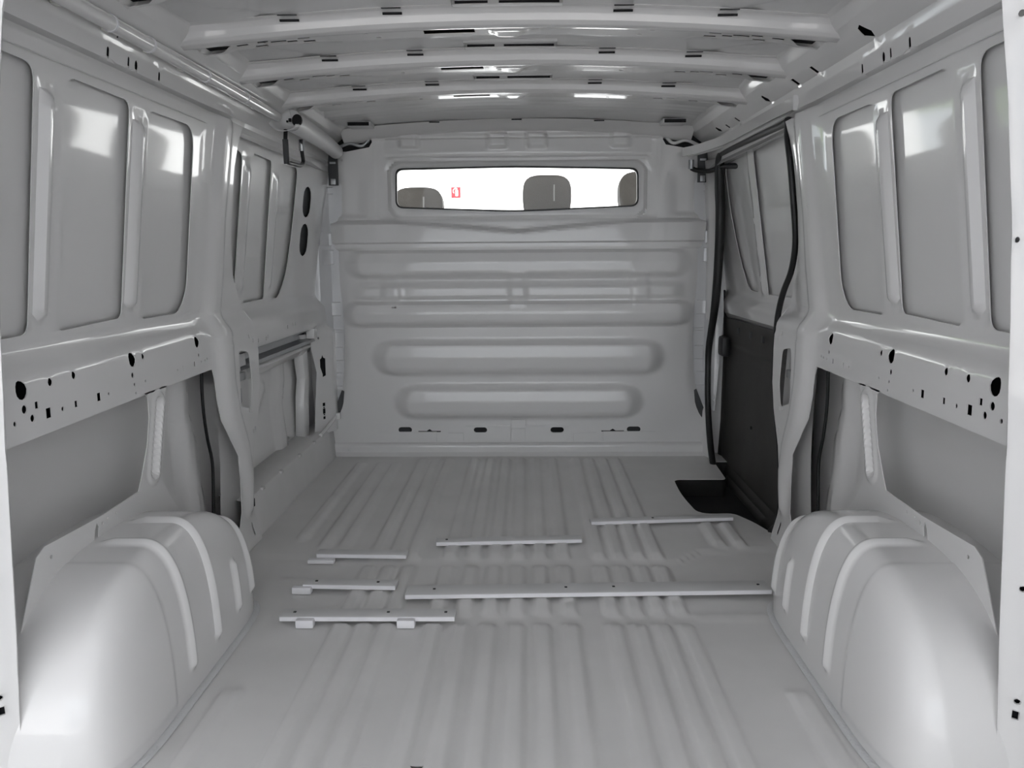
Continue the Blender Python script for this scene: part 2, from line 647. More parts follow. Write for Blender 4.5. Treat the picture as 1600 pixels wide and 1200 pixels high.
def skin(s, parent, y0, y1):
    def fm(y, z):
        w = wskin(z)
        # upright stiffener seen below the rail
        pth = [(2.10, .56, 1.0), (2.115, .46, 1.0), (2.145, .36, 1.15), (2.16, .20, 1.25), (2.165, .0, 1.3)]
        w = w - .030 * path_bump(y, z, pth, .034, .012) * (1 - sstep(.545, .575, z))
        pth = [(2.0, .02, 1.0), (2.02, .14, 1.0), (2.10, .20, .8)]
        w = w - .010 * path_bump(y, z, pth, .05, .02)
        w = w + .022 * sstep(2.26, 2.32, y) * sstep(.5, .6, z)
        if s < 0:
            w = w - .014 * path_bump(y, z, [(3.02, .50, 1), (3.02, .40, 1), (2.98, .32, 1), (3.0, .14, 1)], .05, .015) * (1 - sstep(.52, .56, z))
            w = w - .008 * path_bump(y, z, [(2.70, .30, 1), (2.83, .40, 1)], .02, .01)
        return s * w, y, z
    ys = None
    return sheet('outer_skin', [(y0, -.12), (y1, -.12), (y1, 1.24), (y0, 1.24)], [], fm, .02, .02, PAINT, parent, solid=0, angle=60)


skin(-1, wl, 1.205, 3.52)
skin(1, wr, 1.205, 2.50)

# brace between rail and arch plus the arch flange plate
def brace(s, parent):
    outl = [(1.770, .556), (1.787, .545), (1.787, .50), (1.768, .44), (1.735, .385), (1.712, .352), (1.55, .349), (1.36, .356), (1.335, .345), (1.268, .228), (1.225, .10),
            (1.30, .10), (1.36, .22), (1.44, .285), (1.60, .292), (1.78, .285), (1.85, .25), (1.90, .19), (1.92, .23), (1.86, .30), (1.828, .345), (1.845, .42), (1.868, .50), (1.873, .54), (1.885, .556)]
    holes = [circle(1.377, .331, .004, n=8), circle(1.575, .338, .003, n=8), circle(1.61, .337, .003, n=8),
             [(1.520, .312), (1.536, .309), (1.542, .330), (1.534, .341), (1.526, .330)], circle(1.555, .333, .004, n=8)]

    def fm(y, z):
        w = np.full_like(y, .797)
        t = np.clip((z - .378) / (.52 - .378), 0, 1)
        cy = 1.789 + t * (1.836 - 1.789)
        d = np.hypot(y - cy, np.maximum(0, np.abs(z - .449) - .071) * 1.0)
        w = w + .010 * (1 - sstep(.010, .020, d)) - .004 * (1 - sstep(.026, .034, d)) * (1 - (1 - sstep(.010, .020, d)))
        return s * w, y, z
    o = sheet('brace', outl, holes, fm, .0045, .0045, PAINT, parent, solid=.002, angle=40)
    # folded pressing between window bay and arch front
    return o


brace(-1, wl)
brace(1, wr)

# black tube for the door seal and the gap's shadow behind the pillar foot
for s, w in ((-1, wl), (1, wr)):
    pts = [(s * .838, 2.195, .56), (s * .842, 2.20, .45), (s * .842, 2.215, .36), (s * .840, 2.235, .28), (s * .84, 2.225, .18), (s * .84, 2.205, .04)]
    tube('door_seal_shadow', pts, .0045, RUBBER, w, segs=8)
    # pillar inner box behind the aperture
    A = np.array([[(s * (.822 + .006 * math.cos(z * 9)), y, z) for y in np.linspace(2.23, 2.50, 8)] for z in np.linspace(.0, .72, 20)])
    grid('pillar_back', A, PAINT, w)
    bm = bmesh.new()
    box_bm(bm, (s * .815, 2.375, .445), (.012, .022, .022), .003)
    box_bm(bm, (s * .81, 2.40, .50), (.010, .030, .012), .003)
    me = bpy.data.meshes.new('lock_striker')
    bm.to_mesh(me)
    bm.free()
    link('lock_striker', me, STEEL, w)

# ------------------------------------------------------------------ roof rails (upper wall, running to the roof)
RAIL = [(.770, 1.185), (.784, 1.203), (.784, 1.222), (.771, 1.230), (.767, 1.262), (.760, 1.284), (.733, 1.302), (.708, 1.322), (.690, 1.345), (.675, 1.352)]
RT_ = np.concatenate([[0], np.cumsum([math.hypot(b[0] - a[0], b[1] - a[1]) for a, b in zip(RAIL[:-1], RAIL[1:])])])
RX_, RZ_ = np.array(RAIL).T


def rail_t(z):
    return float(np.interp(z, RZ_, RT_))


def roof_rail(s, parent):
    holes = []
    for y in (1.671, 1.897):
        holes.append(stadium(y, rail_t(1.243), .0055, .011))
    holes.append(stadium(1.755, rail_t(1.243), .0048, .011))
    holes.append(circle(1.788, rail_t(1.243), .0075, .011, 10))
    if s > 0:
        for (y, z, a, b) in ((2.142, 1.293, .009, .012), (2.287, 1.293, .010, .012), (2.90, 1.293, .009, .010), (3.04, 1.292, .010, .009)):
            holes.append(rect(y, rail_t(z), a, b))
        for (y, z, a, b) in ((1.81, 1.298, .020, .021), (2.546, 1.296, .017, .017), (3.15, 1.296, .020, .015)):
            t = rail_t(z)
            holes.append([(y - a, t - b * .2), (y - a * .4, t - b), (y + a, t - b * .3), (y + a * .7, t + b * .7), (y - a * .3, t + b)])
    else:
        for y in (1.36, 1.70):
            holes.append(rect(y, rail_t(1.279), .004, .003))

    def fm(y, t):
        x = np.interp(t, RT_, RX_)
        z = np.interp(t, RT_, RZ_)
        # the pillar head blends in
        x = x - .012 * np.exp(-((y - 2.30) / .07) ** 2) * (1 - sstep(.04, .08, t))
        return s * x, y, z
    ts = sorted(set(list(RT_) + list(np.linspace(0, RT_[-1], 30))))
    o = sheet('roof_rail', [(1.208, 0), (3.49, 0), (3.49, RT_[-1]), (1.208, RT_[-1])], holes, fm, .03, .012, PAINT, parent, solid=.0015, angle=28, ys=ts)
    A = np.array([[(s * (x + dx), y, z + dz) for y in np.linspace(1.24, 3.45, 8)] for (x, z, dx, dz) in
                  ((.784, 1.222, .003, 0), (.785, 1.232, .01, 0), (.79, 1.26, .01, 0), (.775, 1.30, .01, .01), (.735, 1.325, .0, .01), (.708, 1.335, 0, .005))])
    grid('rail_hole_shade', A, DARK, o)  # dark sheet for the shade seen through the roof rail's holes
    return o


roof_rail(-1, wl)
roof_rail(1, wr)

# ------------------------------------------------------------------ roof
def zroof(x):
    return 1.383 - .072 * x ** 2


BOWS = [1.515, 1.90, 2.275, 2.665]
pockets = [rect(0, yb - .052, .118, .036) for yb in BOWS]


def roof_map(x, y):
    z = zroof(x)
    z = z + .0025 * np.sin(y * 9 + 2 * np.sin(x * 3)) * np.cos(x * 5)
    z = z + .004 * np.exp(-((y - 3.02) / .012) ** 2) - .004 * np.exp(-((y - 3.10) / .012) ** 2) + .004 * np.exp(-((y - 3.2) / .012) ** 2)
    # stiffening swages that fan out to the roof sides between the bows
    for yb in BOWS:
        for k in (-1, 1):
            z = z + .006 * path_bump(x * k, y, [(.52, yb - .02, 1), (.66, yb - .16, 1)], .014, .010)
    return x, y, z


ceiling = structure(sheet('ceiling', [(-.70, 1.0), (.70, 1.0), (.70, 3.50), (-.70, 3.50)], pockets, roof_map, .02, .014, ROOFP, solid=.0015, angle=45))
ceiling['label'] = 'light grey van roof skin with cross bows'
for yb in BOWS:
    bm = bmesh.new()
    zc = 1.383
    box_bm(bm, (0, yb - .052, zc + .011), (.1185, .0365, .017))
    bmesh.ops.delete(bm, geom=[f for f in bm.faces if f.normal.z < -.9], context='FACES')
    me = bpy.data.meshes.new('roof_pocket')
    bm.to_mesh(me)
    bm.free()
    link('roof_pocket', me, ROOFP, ceiling)
    bm = bmesh.new()
    for (a, b) in ((-.113, -.042), (-.018, .112)):
        box_bm(bm, ((a + b) / 2, yb - .0165, zc + .003), ((b - a) / 2, .001, .0035))
    me = bpy.data.meshes.new('pocket_slot')
    bm.to_mesh(me)
    bm.free()
    link('pocket_slot', me, DARK, ceiling)

sheet('roof_sun_shield', [(-.93, .98), (.93, .98), (.93, 3.52), (-.93, 3.52)], [], lambda x, y: (x, y, 1.455 - .085 * x ** 2 - .30 * np.maximum(0, np.abs(x) - .74)), .05, .2, PAINT, ceiling, solid=.002)  # unseen shell added over the roof to block sun leaks
# bow section: (offset in Y, offset below the roof)
BSEC = [(-.022, .0015), (-.006, .0025), (.004, .012), (.008, .027), (.018, .034), (.040, .036), (.060, .030), (.075, .027), (.125, .029), (.135, .020), (.145, .002)]
BT = np.concatenate([[0], np.cumsum([math.hypot(b[0] - a[0], b[1] - a[1]) for a, b in zip(BSEC[:-1], BSEC[1:])])])
BY, BD = np.array(BSEC).T


def bow_t(dy):
    return float(np.interp(dy, BY, BT))


def bow(yb, i):
    hw = .728
    holes = []
    t0 = bow_t(.09)
    # long dark slot and clip slits in the underside
    holes.append(rect(-.135, bow_t(.088), .058, .017))
    for s in (-1, 1):
        for (x, dy, a) in ((.615, .100, .012), (.575, .118, .012), (.565, .092, .011), (.530, .098, .016), (.500, .106, .010), (.470, .090, .012), (.462, .114, .012)):
            holes.append(rect(s * x, bow_t(dy), a * 1.15, .0055))
        holes.append(circle(s * .325, bow_t(.075), .007, .005, 8))
        holes.append(circle(s * .300, bow_t(.110), .006, .004, 8))
        q = bow_t(.10)
        holes.append([(s * p[0], p[1]) for p in ([(.640, q - .008), (.665, q - .030), (.698, q - .030), (.716, q - .006), (.708, q + .018), (.670, q + .016)])])
        holes.append(circle(s * .7225, q + .012, .004, .008, 8))

    def fm(x, t):
        dy = np.interp(t, BT, BY)
        dd = np.interp(t, BT, BD)
        ax = np.abs(x)
        # seat pads and the centre notch pressed into the underside
        und = sstep(bow_t(.045), bow_t(.06), t) * (1 - sstep(bow_t(.120), bow_t(.13), t))
        pad = sstep(.40, .43, ax) * (1 - sstep(.640, .665, ax))
        dd = dd - .004 * und * pad
        c = (1 - sstep(.028, .045, ax + (t - t0) * .3))
        dd = dd + .007 * und * c
        # end feet: deeper and broader
        foot = sstep(.60, .70, ax)
        dd = dd * (1 + .05 * foot)
        y = yb + dy + .010 * foot * np.sign(dy - .06) * sstep(0, .05, np.abs(dy - .06))
        return x, y, zroof(x) - dd
    ts = sorted(set(list(BT) + list(np.linspace(0, BT[-1], 26))))
    o = sheet('roof_bow', [(-hw, 0), (hw, 0), (hw, BT[-1]), (-hw, BT[-1])], holes, fm, .014, .008, ROOFP if i == 9 else PAINT, ceiling, solid=.0015, angle=40, ys=ts)
    # dark sheet for the shade inside the unpainted hollow
    A = np.array([[(x, yb + dy, zroof(x) - d) for x in np.linspace(-hw + .002, hw - .002, 40)] for (dy, d) in ((.045, .0195), (.134, .0195))])
    grid('bow_hollow_shade', A, DARK, o)
    for s in (-1, 1):
        for xx in (.25, .475):
            for k, (dy, dd, hz) in enumerate(((-.022, .0022, .0008), (-.004, .0085, .0022))):
                box('clip_slot', (s * xx, yb + dy, zroof(xx) - dd - .001), (.021, .0022, hz), DARK if k else DGREY, o)  # solid dark boxes stand in for the shaded slot openings
    return o


bows = [bow(y, i) for i, y in enumerate(BOWS)]

# front header above the bulkhead
def fm_header(x, t):
    return x, 3.385 + .10 * t, zroof(x) - .004 - .040 * t * (2 - t) - .01 * (np.abs(x) > .6) * t


sheet('front_header', [(-.70, 0), (.70, 0), (.70, 1), (-.70, 1)], [], fm_header, .03, .12, PAINT, ceiling, solid=.002)
for s in (-1, 1):
    for xx in (.325, .0) if s > 0 else (.325,):
        box('header_slot', (s * xx, 3.388, zroof(xx) - .006), (.020, .003, .002), DARK, ceiling)
    # open corner box between roof and bulkhead
    bm = bmesh.new()
    box_bm(bm, (s * .60, 3.30, zroof(.6) - .010), (.045, .045, .008), .003)
    me = bpy.data.meshes.new('corner_gusset')
    bm.to_mesh(me)
    bm.free()
    link('corner_gusset', me, ROOFP, ceiling)
    box('gusset_slot', (s * .60, 3.252, zroof(.6) - .012), (.040, .004, .006), DARK, ceiling)

# ------------------------------------------------------------------ bulkhead
def sdf_rr(x, z, cx, cz, hx, hz, r):
    qx = np.abs(x - cx) - hx + r
    qz = np.abs(z - cz) - hz + r
    return np.hypot(np.maximum(qx, 0), np.maximum(qz, 0)) + np.minimum(np.maximum(qx, qz), 0) - r


def bulk_d(x, z):
    ax = np.abs(x)
    d = np.zeros_like(x)
    V = .040 * np.maximum(0, 1 - ax / .52) ** 1.2
    # cross shelf
    top = .982 - V
    d += .030 * sstep(.894, .904, z) * (1 - sstep(top - .006, top + .012, z))
    d += .012 * (1 - sstep(.894, .900, z)) * sstep(.872, .880, z)
    # upper panel
    d += -.010 * (1 - sstep(-.014, .0, sdf_rr(x, z, 0, 1.16, .565, .165, .03))) * sstep(.99, 1.0, z)
    fr = sdf_rr(x, z, 0, 1.112, .528, .118, .06)
    d += .016 * (1 - sstep(-.014, .002, fr)) * sstep(.985, .995, z)
    d += .004 * (1 - sstep(1.243, 1.249, z)) * (1 - sstep(.52, .55, ax)) * sstep(1.228, 1.236, z)
    # notched upper rim
    for c in (-.44, -.08, .08, .42):
        d += .010 * (1 - sstep(.030, .045, np.abs(x - c))) * sstep(1.275, 1.29, z) * (1 - sstep(1.33, 1.34, z))
    d += .006 * sstep(1.312, 1.318, z)
    # rolled swages, crisp below and soft above

    def swage(z0, z1, hx, h, r):
        v = (z - z0) / (z1 - z0)
        prof = np.interp(v, [0, .05, .12, .20, .30, .62, .66, 1.0, 1.03, 1.10, 1.18, 1.22], [0, .08, .45, .80, .93, 1.0, 1.0, .855, .80, .35, .05, 0])
        zt = z0 + (z1 - z0) * 1.22
        zc, hz = (z0 + zt) / 2, (zt - z0) / 2
        e = np.clip((z - zc) / hz, -1, 1)
        hxe = hx - r * (1 - np.sqrt(1 - e * e))
        return h * prof * (1 - sstep(-.075, .0, ax - hxe))
    d += swage(.752, .858, .725, .032, .07)
    d += swage(.553, .648, .745, .046, .07)
    d += swage(.345, .477, .620, .042, .085)
    d += swage(.158, .287, .535, .042, .085)
    d += .020 * sstep(.655, .685, z) * (1 - sstep(.715, .745, z)) * (1 - sstep(.62, .70, ax))
    # pressed outlines round the upper panel and the window frame
    d -= .007 * np.exp(-(sdf_rr(x, z, 0, 1.16, .565, .165, .03) / .007) ** 2) * sstep(.992, 1.0, z)
    d -= .006 * np.exp(-((fr - .004) / .008) ** 2) * sstep(.990, 1.0, z)
    d -= .004 * np.exp(-((z - 1.250 + .01 * ax) / .006) ** 2) * (1 - sstep(.53, .55, ax))
    for c in (-.52, .0, .50):
        d += .010 * (1 - sstep(.018, .05, np.abs(x - c))) * sstep(.640, .67, z) * (1 - sstep(.745, .79, z))
    # whole pressing bows towards the load bay about the waist
    d += .030 * np.exp(-((z - .66) / .38) ** 2) * (1 - sstep(.60, .78, ax))
    # sides fold forward
    d -= .045 * sstep(.70, .80, ax) * sstep(.10, .40, z)
    d -= .020 * sstep(.60, .66, ax) * sstep(1.0, 1.02, z) * (1 - sstep(1.12, 1.2, z)) * .6
    # foot flange
    d += .016 * (1 - sstep(.050, .056, z))
    d += .020 * (1 - sstep(.0, .020, z))
    return d


BY0 = 3.462


def bulk_map(x, z):
    return x, BY0 - bulk_d(x, z), z


side = [(.815, -.01), (.812, .06), (.785, .16), (.765, .22), (.752, .28), (.738, .38), (.730, .50), (.732, .62), (.745, .74), (.762, .86), (.774, .97), (.772, 1.08), (.748, 1.135),
        (.735, 1.15), (.728, 1.262), (.60, 1.285), (.588, 1.305), (.592, 1.335)]
out_b = side + [(.3, 1.352), (0, 1.358), (-.3, 1.352)] + [(-x, z) for x, z in side[::-1]]
win = rounded([(-.489, 1.195), (-.493, 1.043), (.0, 1.024), (.489, 1.043), (.486, 1.190), (.0, 1.202)], [.025, .03, .1, .03, .03, .1], 6)
bh = [win] + [stadium(x, .114, .029, .012) for x in (-.484, -.162, .164, .489)]
for c in (-.38, .40):
    bh.append([(c - .048, .104), (c + .048, .104), (c + .048, .109), (c + .012, .109), (c, .117), (c - .012, .109), (c - .048, .109)])
bh += [circle(-.725, .030, .004, n=8), circle(-.713, 1.235, .005, n=8), circle(-.50, .640, .004, n=8), circle(-.513, .640, .004, n=8)]
bulk = structure(sheet('wall_front', out_b, bh, bulk_map, .009, .0065, PAINT, solid=.0015, angle=40))
bulk['label'] = 'grey white pressed steel bulkhead with horizontal swages behind the cab'
# plates spot-welded along the foot
for (x0, x1, z0, z1, dd) in ((-.225, -.035, .064, .132, .008), (.030, .222, .064, .132, .008), (-.030, .030, .125, .158, .012), (-.030, .028, .064, .120, .005),
                             (-.30, -.235, .062, .100, .003), (-.60, -.35, .062, .105, .003), (.235, .33, .062, .10, .003), (.36, .58, .062, .105, .003)):
    cx = (x0 + x1) / 2
    holes = [stadium(c, .114, .0285, .0118) for c in (-.484, -.162, .164, .489) if x0 < c - .03 and c + .03 < x1 and z1 > .127]
    sheet('weld_plate', rect(cx, (z0 + z1) / 2, (x1 - x0) / 2, (z1 - z0) / 2), holes,
          lambda x, z, dd=dd: (x, BY0 - .005 - dd - .0 * x, z), .02, .02, PAINT, bulk, solid=.010)
# clip tabs under the shelf
for c in (-.535, .0, .46):
    box('clip_tab', (c, BY0 - .014, .884), (.038, .008, .008), PAINT, bulk, .002)
for c in (-.66, -.60, -.50, -.37, -.27, -.2, .1, .2, .3, .42, .55, .64):
    box('shelf_clip', (c, BY0 - .004, .990 - .040 * max(0, 1 - abs(c) / .52) ** 1.2), (.003, .006, .007), PAINT, bulk, .001)
# dark plate giving the shade behind the slots
box('slot_shade', (0, 3.55, .11), (.56, .003, .03), DARK, bulk)
# panel that closes the gap above and beside the bulkhead
clos = rounded([(-.96, -.21), (.96, -.21), (.96, 1.38), (.70, 1.42), (0, 1.46), (-.70, 1.42), (-.96, 1.38)], .001, 1)
cl = sheet('cab_ring', clos, [[(x * 1.06, (z - 1.11) * 1.2 + 1.11) for x, z in win], rect(0, .11, .60, .04)], lambda x, z: (x, 3.500 + 0 * x, z), .08, .08, PAINT, bulk, solid=.002)
# the pillar flange beside it, spot-welded and shiny
for s in (-1, 1):
    def fmf(x, z, s=s):
        return s * x, 3.478 - .06 * sstep(.775, .82, x), z
    fl = sheet('pillar_flange', [(.70, .20), (.82, .20), (.845, .6), (.825, 1.05), (.80, 1.22), (.70, 1.22)], [], fmf, .012, .03, SILVER, bulk, solid=.002)
    for (z0, z1) in ((.30, .36), (.41, .47), (.53, .545), (.60, .66), (.815, .875), (.89, .945), (1.10, 1.13)):
        c = (z0 + z1) / 2
        xm = float(np.interp(c, [.2, .5, .7, .86, .97, 1.1], [.775, .752, .765, .783, .793, .775]))
        A = np.array([[(s * x, 3.474 - .06 * float(sstep(.775, .82, np.array(x))) + dy, z) for x in np.linspace(xm - .016, xm + .02, 5)] for (z, dy) in ((z0, .003), (z0 + .004, -.001), (z1 - .004, -.001), (z1, .003))])
        grid('flange_step', A, SILVER, fl)
    # dark plates standing in for the shaded gaps above the flange and at its foot
    box('corner_gap', (s * .752, 3.468, 1.200), (.020, .004, .065), DGREY, bulk, .002)
    box('corner_gap', (s * .66, 3.474, 1.300), (.085, .004, .030), DARK, bulk, .002)
    box('gap_clip', (s * .752, 3.462, 1.225), (.012, .003, .004), STEEL, bulk, .001)
    box('gap_clip', (s * .752, 3.462, 1.150), (.010, .003, .012), STEEL, bulk, .002)
    tube('gap_wire', [(s * .73, 3.460, 1.282), (s * .68, 3.456, 1.300), (s * .63, 3.458, 1.29), (s * .60, 3.464, 1.315)], .007, STEEL if s < 0 else PAINT, bulk, segs=8)
    sheet('foot_gap', [(.752, .285), (.742, .28), (.748, .22), (.772, .165), (.79, .155), (.79, .19), (.772, .235)], [], lambda x, z, s=s: (s * x, 3.470 - .10 * (x - .742), z), .02, .02, DGREY, bulk, solid=.003)

# window in the bulkhead
window = empty('window_1', (0, 3.45, 1.02))
structure(window)
window['label'] = 'long low rounded window in the bulkhead'


def gasket(scale_x, dz):
    return [(x * scale_x, (z - 1.11) * dz + 1.11) for x, z in win]


def sub(o):
    o.matrix_parent_inverse = window.matrix_world.inverted()
    return o


bpy.context.view_layer.update()
outw, inw = gasket(1.006, 1.03), gasket(.993, .955)
sub(sheet('gasket', outw, [inw], lambda x, z: (x, 3.4355 + 0 * x, z), .05, .05, RUBBER, window, solid=.016))
sub(sheet('pane', gasket(1.0, 1.0), [], lambda x, z: (x, 3.455 + 0 * x, z), .2, .2, GLASS, window, solid=.004))

# ------------------------------------------------------------------ left front bay (fixed filler panel)
def left_bay():
    s = -1
    outl = [(2.25, .560), (3.30, .560), (3.302, .48), (3.328, .38), (3.315, .27), (3.302, .12), (3.485, .12), (3.485, 1.21), (2.25, 1.21)]
    holes = [
        rounded([(2.30, .735), (2.520, .742), (2.512, 1.150), (2.30, 1.170)], [.02, .015, .03, .02]),
        rounded([(2.602, .704), (2.812, .708), (2.792, 1.160), (2.60, 1.164)], [.02, .015, .02, .02]),
        rounded([(2.885, .708), (2.975, .702), (3.055, .78), (3.092, .95), (3.105, 1.168), (2.88, 1.162)], [.02, .03, .06, .08, .04, .02], 6),
        stadium(3.235, 1.055, .040, .058), stadium(3.235, .912, .040, .062),
    ]
    # lock slot and holes in the post
    holes.append([(3.349, .432), (3.358, .437), (3.364, .450), (3.370, .437), (3.381, .432), (3.381, .362), (3.361, .357), (3.361, .37), (3.349, .40)])
    for (z, a, b) in ((.243, .008, .007), (.230, .005, .003), (.215, .008, .011), (.200, .005, .003), (.187, .007, .006)):
        holes.append(rect(3.362, z, a, b))
    holes.append(circle(3.345, .52, .005, .005, 8))
    for (y, z) in ((2.62, .585), (2.70, .583), (2.72, .588), (2.95, .60), (3.02, .605), (3.05, .603)):
        holes.append(rect(y, z, .004, .006))

    def fm(y, z):
        w = wprof(np.maximum(z, .556)) + .022
        for yr in (2.560, 2.845):
            m_ = (1 - sstep(.012, .028, np.abs(y - yr))) * sstep(.735, .755, z) * (1 - sstep(1.10, 1.13, z))
            w = w - .009 * m_
        # turns inwards to the door post
        low = 1 - sstep(.54, .575, z)
        w = w - .020 * sstep(3.14, 3.38, y) * (1 - low)
        w = w * (1 - low) + (.832 - .060 * np.clip((y - 3.30) / .13, 0, 1)) * low
        # waist of the post
        return s * w, y, z
    o = sheet('filler_panel', outl, holes, fm, .016, .014, PAINT, wl, solid=.002, angle=40)
    # dark backing puts the shade into the two pockets and the slot
    A = np.array([[(-(float(wprof(z)) + .022 - .020 * float(sstep(3.14, 3.38, np.array(y))) + .012), y, z) for y in np.linspace(3.17, 3.31, 5)] for z in np.linspace(.83, 1.13, 8)])
    grid('pocket_backing', A, DGREY, wl)
    A = np.array([[(-(.832 - .060 * (y - 3.30) / .13 + .008), y + .012, z) for y in (3.335, 3.395)] for z in (.17, .46)])
    grid('slot_backing', A, DARK, wl)
    # rail channel under the waist
    A = np.array([[(s * x, y, z) for y in np.linspace(2.45, 3.315, 6)] for (x, z) in ((.818, .562), (.850, .566), (.855, .545), (.852, .530), (.822, .522), (.818, .512), (.860, .505))])
    grid('rail_channel', A, STEEL, wl, solid=.002)
    box('channel_end', (-.822, 3.285, .545), (.016, .022, .02), PAINT, wl, .004)
    # second swage of the lower panel
    A = np.array([[(s * x, y, z) for y in np.linspace(2.45, 3.32, 6)] for (x, z) in ((.838, .512), (.832, .490), (.845, .468), (.878, .462))])
    grid('lower_rail', A, PAINT, wl, solid=.002)
    # sill box: floor edge, sloping face, ledge
    A = np.array([[(s * (x + .0), y, z) for y in np.linspace(2.36, 3.47, 12)] for (x, z) in ((.775, -.002), (.783, .012), (.795, .118), (.800, .128), (.808, .132), (.880, .150))])
    grid('sill', A, FLOORP, wl, solid=.002)
    for y in (2.52, 2.72, 2.95, 3.16):
        box('sill_clip', (s * .799, y, .127), (.006, .012, .005), PAINT, wl, .002)
    # striker bar across the post foot
    tube('post_strut', [(s * .80, 3.27, .132), (s * .79, 3.36, .150), (s * .775, 3.44, .180)], .008, PAINT, wl, segs=8)
    box('post_bracket', (s * .772, 3.445, .178), (.016, .012, .014), PAINT, wl, .004)
    box('drain_gap', (s * .797, 2.412, .112), (.006, .010, .012), DARK, wl)
    # pressed stiffener on the lower panel
    A = np.array([[(s * x, y + dy, z) for (y, x) in ((3.20, .875), (3.215, .845), (3.255, .838), (3.285, .845), (3.30, .87))] for (z, dy) in ((.545, .0), (.44, .01), (.37, .03), (.30, .0), (.14, -.02))])
    grid('post_stiffener', A, PAINT, wl, solid=.002)
    return o


left_bay()

# ------------------------------------------------------------------ right front bay: opening and sliding door
door = empty('door_1', (.84, 2.95, -.1))
structure(door)
door['label'] = 'sliding side door, white above with dark grey trim below'
bpy.context.view_layer.update()


def dpart(o):
    o.matrix_parent_inverse = door.matrix_world.inverted()
    return o


def dprof(z):
    return np.interp(z, [-.2, .0, .15, .45, .58, .60, .64, .70, 1.24], [.845, .862, .872, .876, .872, .868, .862, .868, .80])


def door_part():
    s = 1
    upper = [(2.36, .56), (3.485, .56), (3.485, 1.235), (2.36, 1.235)]
    holes = [
        rounded([(2.42, .712), (2.875, .708), (2.915, 1.19), (2.42, 1.20)], [.02, .012, .012, .02]),
        rounded([(2.985, .712), (3.13, .714), (3.23, .85), (3.30, 1.02), (3.315, 1.165), (3.28, 1.19), (3.02, 1.19)], [.02, .06, .08, .05, .03, .03, .02], 6),
    ]
    for (y, z) in ((2.945, .96), (2.94, .86), (2.93, .76)):
        holes.append(rect(y, z, .006, .010))

    def fm(y, z):
        w = dprof(z)
        bead = (1 - sstep(.012, .026, np.abs(y - (2.915 + (z - .7) * .08)))) * sstep(.70, .72, z)
        return w - .008 * bead - .012 * sstep(.595, .61, z) * (1 - sstep(.655, .69, z)), y, z
    dpart(sheet('upper_frame', upper, holes, fm, .018, .014, PAINT, door, solid=.002))
    dpart(sheet('outer_panel', [(2.36, -.20), (3.50, -.20), (3.50, 1.25), (2.36, 1.25)], [], lambda y, z: (dprof(z) + .011, y, z), .05, .03, PAINT, door, solid=.002))
    # moulded trim board
    tr = rounded([(2.36, -.17), (3.46, -.17), (3.49, .30), (3.49, .70), (3.455, .70), (3.445, .60), (3.42, .590), (2.36, .600)], [.02, .05, .05, .05, .03, .04, .02, .01])

    def fmt(y, z):
        w = dprof(z) - .012
        r = sdf_rr(y, z, 3.03, .235, .42, .245, .05)
        w = w + .006 * (1 - sstep(-.010, .004, r)) + .006 * np.exp(-(r / .007) ** 2)
        w = w - .010 * (1 - sstep(.012, .02, np.abs(z - (-.06 + .0 * y)))) * sstep(2.7, 2.75, y) * (1 - sstep(3.25, 3.3, y))
        return w, y, z
    dpart(sheet('trim_board', tr, [], fmt, .009, .008, TRIM, door, solid=.004))
    for y in (2.86, 3.02, 3.20):
        dpart(box('trim_clip', (.851, y, .555), (.004, .006, .012), DGREY, door, .002))
    dpart(box('trim_screw', (.853, 2.98, .22), (.004, .006, .006), RUBBER, door, .002))
    dpart(box('trim_screw', (.850, 2.92, -.09), (.004, .006, .008), SIGNW, door, .002))
    dpart(box('grab_cup', (.842, 3.40, .475), (.016, .055, .040), RUBBER, door, .012))
    # roller arm
    dpart(tube('roller_arm', [(.85, 3.10, 1.165), (.82, 3.20, 1.172), (.79, 3.28, 1.178), (.755, 3.34, 1.168), (.71, 3.38, 1.175), (.69, 3.385, 1.185)], [.011, .011, .009, .009, .009, .010], RUBBER, door, segs=8))
    dpart(box('arm_bracket', (.848, 3.08, 1.172), (.014, .06, .022), RUBBER, door, .010))
    dpart(tube('roller', [(.69, 3.385, 1.18), (.69, 3.385, 1.215)], .011, STEEL, door, segs=12, smooth=0))


door_part()

# black weatherstrip round the opening
ws = [(.772, 2.420, 1.215), (.764, 2.392, 1.165), (.770, 2.374, 1.09), (.784, 2.374, .98), (.799, 2.392, .88), (.803, 2.430, .80), (.798, 2.480, .735), (.796, 2.518, .66), (.795, 2.526, .56),
      (.795, 2.522, .45), (.794, 2.47, .33), (.793, 2.432, .25), (.793, 2.408, .12), (.790, 2.42, .045), (.785, 2.455, .010)]
tube('weatherstrip', ws, .009, RUBBER, wr, segs=8)
top_strip = [(.772, 2.420, 1.215), (.782, 2.50, 1.217), (.783, 2.80, 1.222), (.783, 3.10, 1.226), (.785, 3.28, 1.226)]
tube('weatherstrip', top_strip, .011, RUBBER, wr, segs=8)
front = [(.785, 3.28, 1.226), (.782, 3.30, 1.20), (.785, 3.30, 1.10), (.789, 3.29, 1.0), (.792, 3.305, .85), (.792, 3.33, .70), (.792, 3.365, .60), (.792, 3.435, .47),
         (.792, 3.44, .36), (.792, 3.42, .22), (.792, 3.345, .06), (.794, 3.24, -.04), (.80, 3.06, -.10), (.80, 2.80, -.11), (.80, 2.62, -.09), (.795, 2.52, -.03), (.785, 2.455, .008)]
tube('weatherstrip', front, [.014, .018, .020, .020, .019, .018, .016, .014, .013, .013, .014, .013, .012, .012, .012, .012, .010], RUBBER, wr, segs=8)
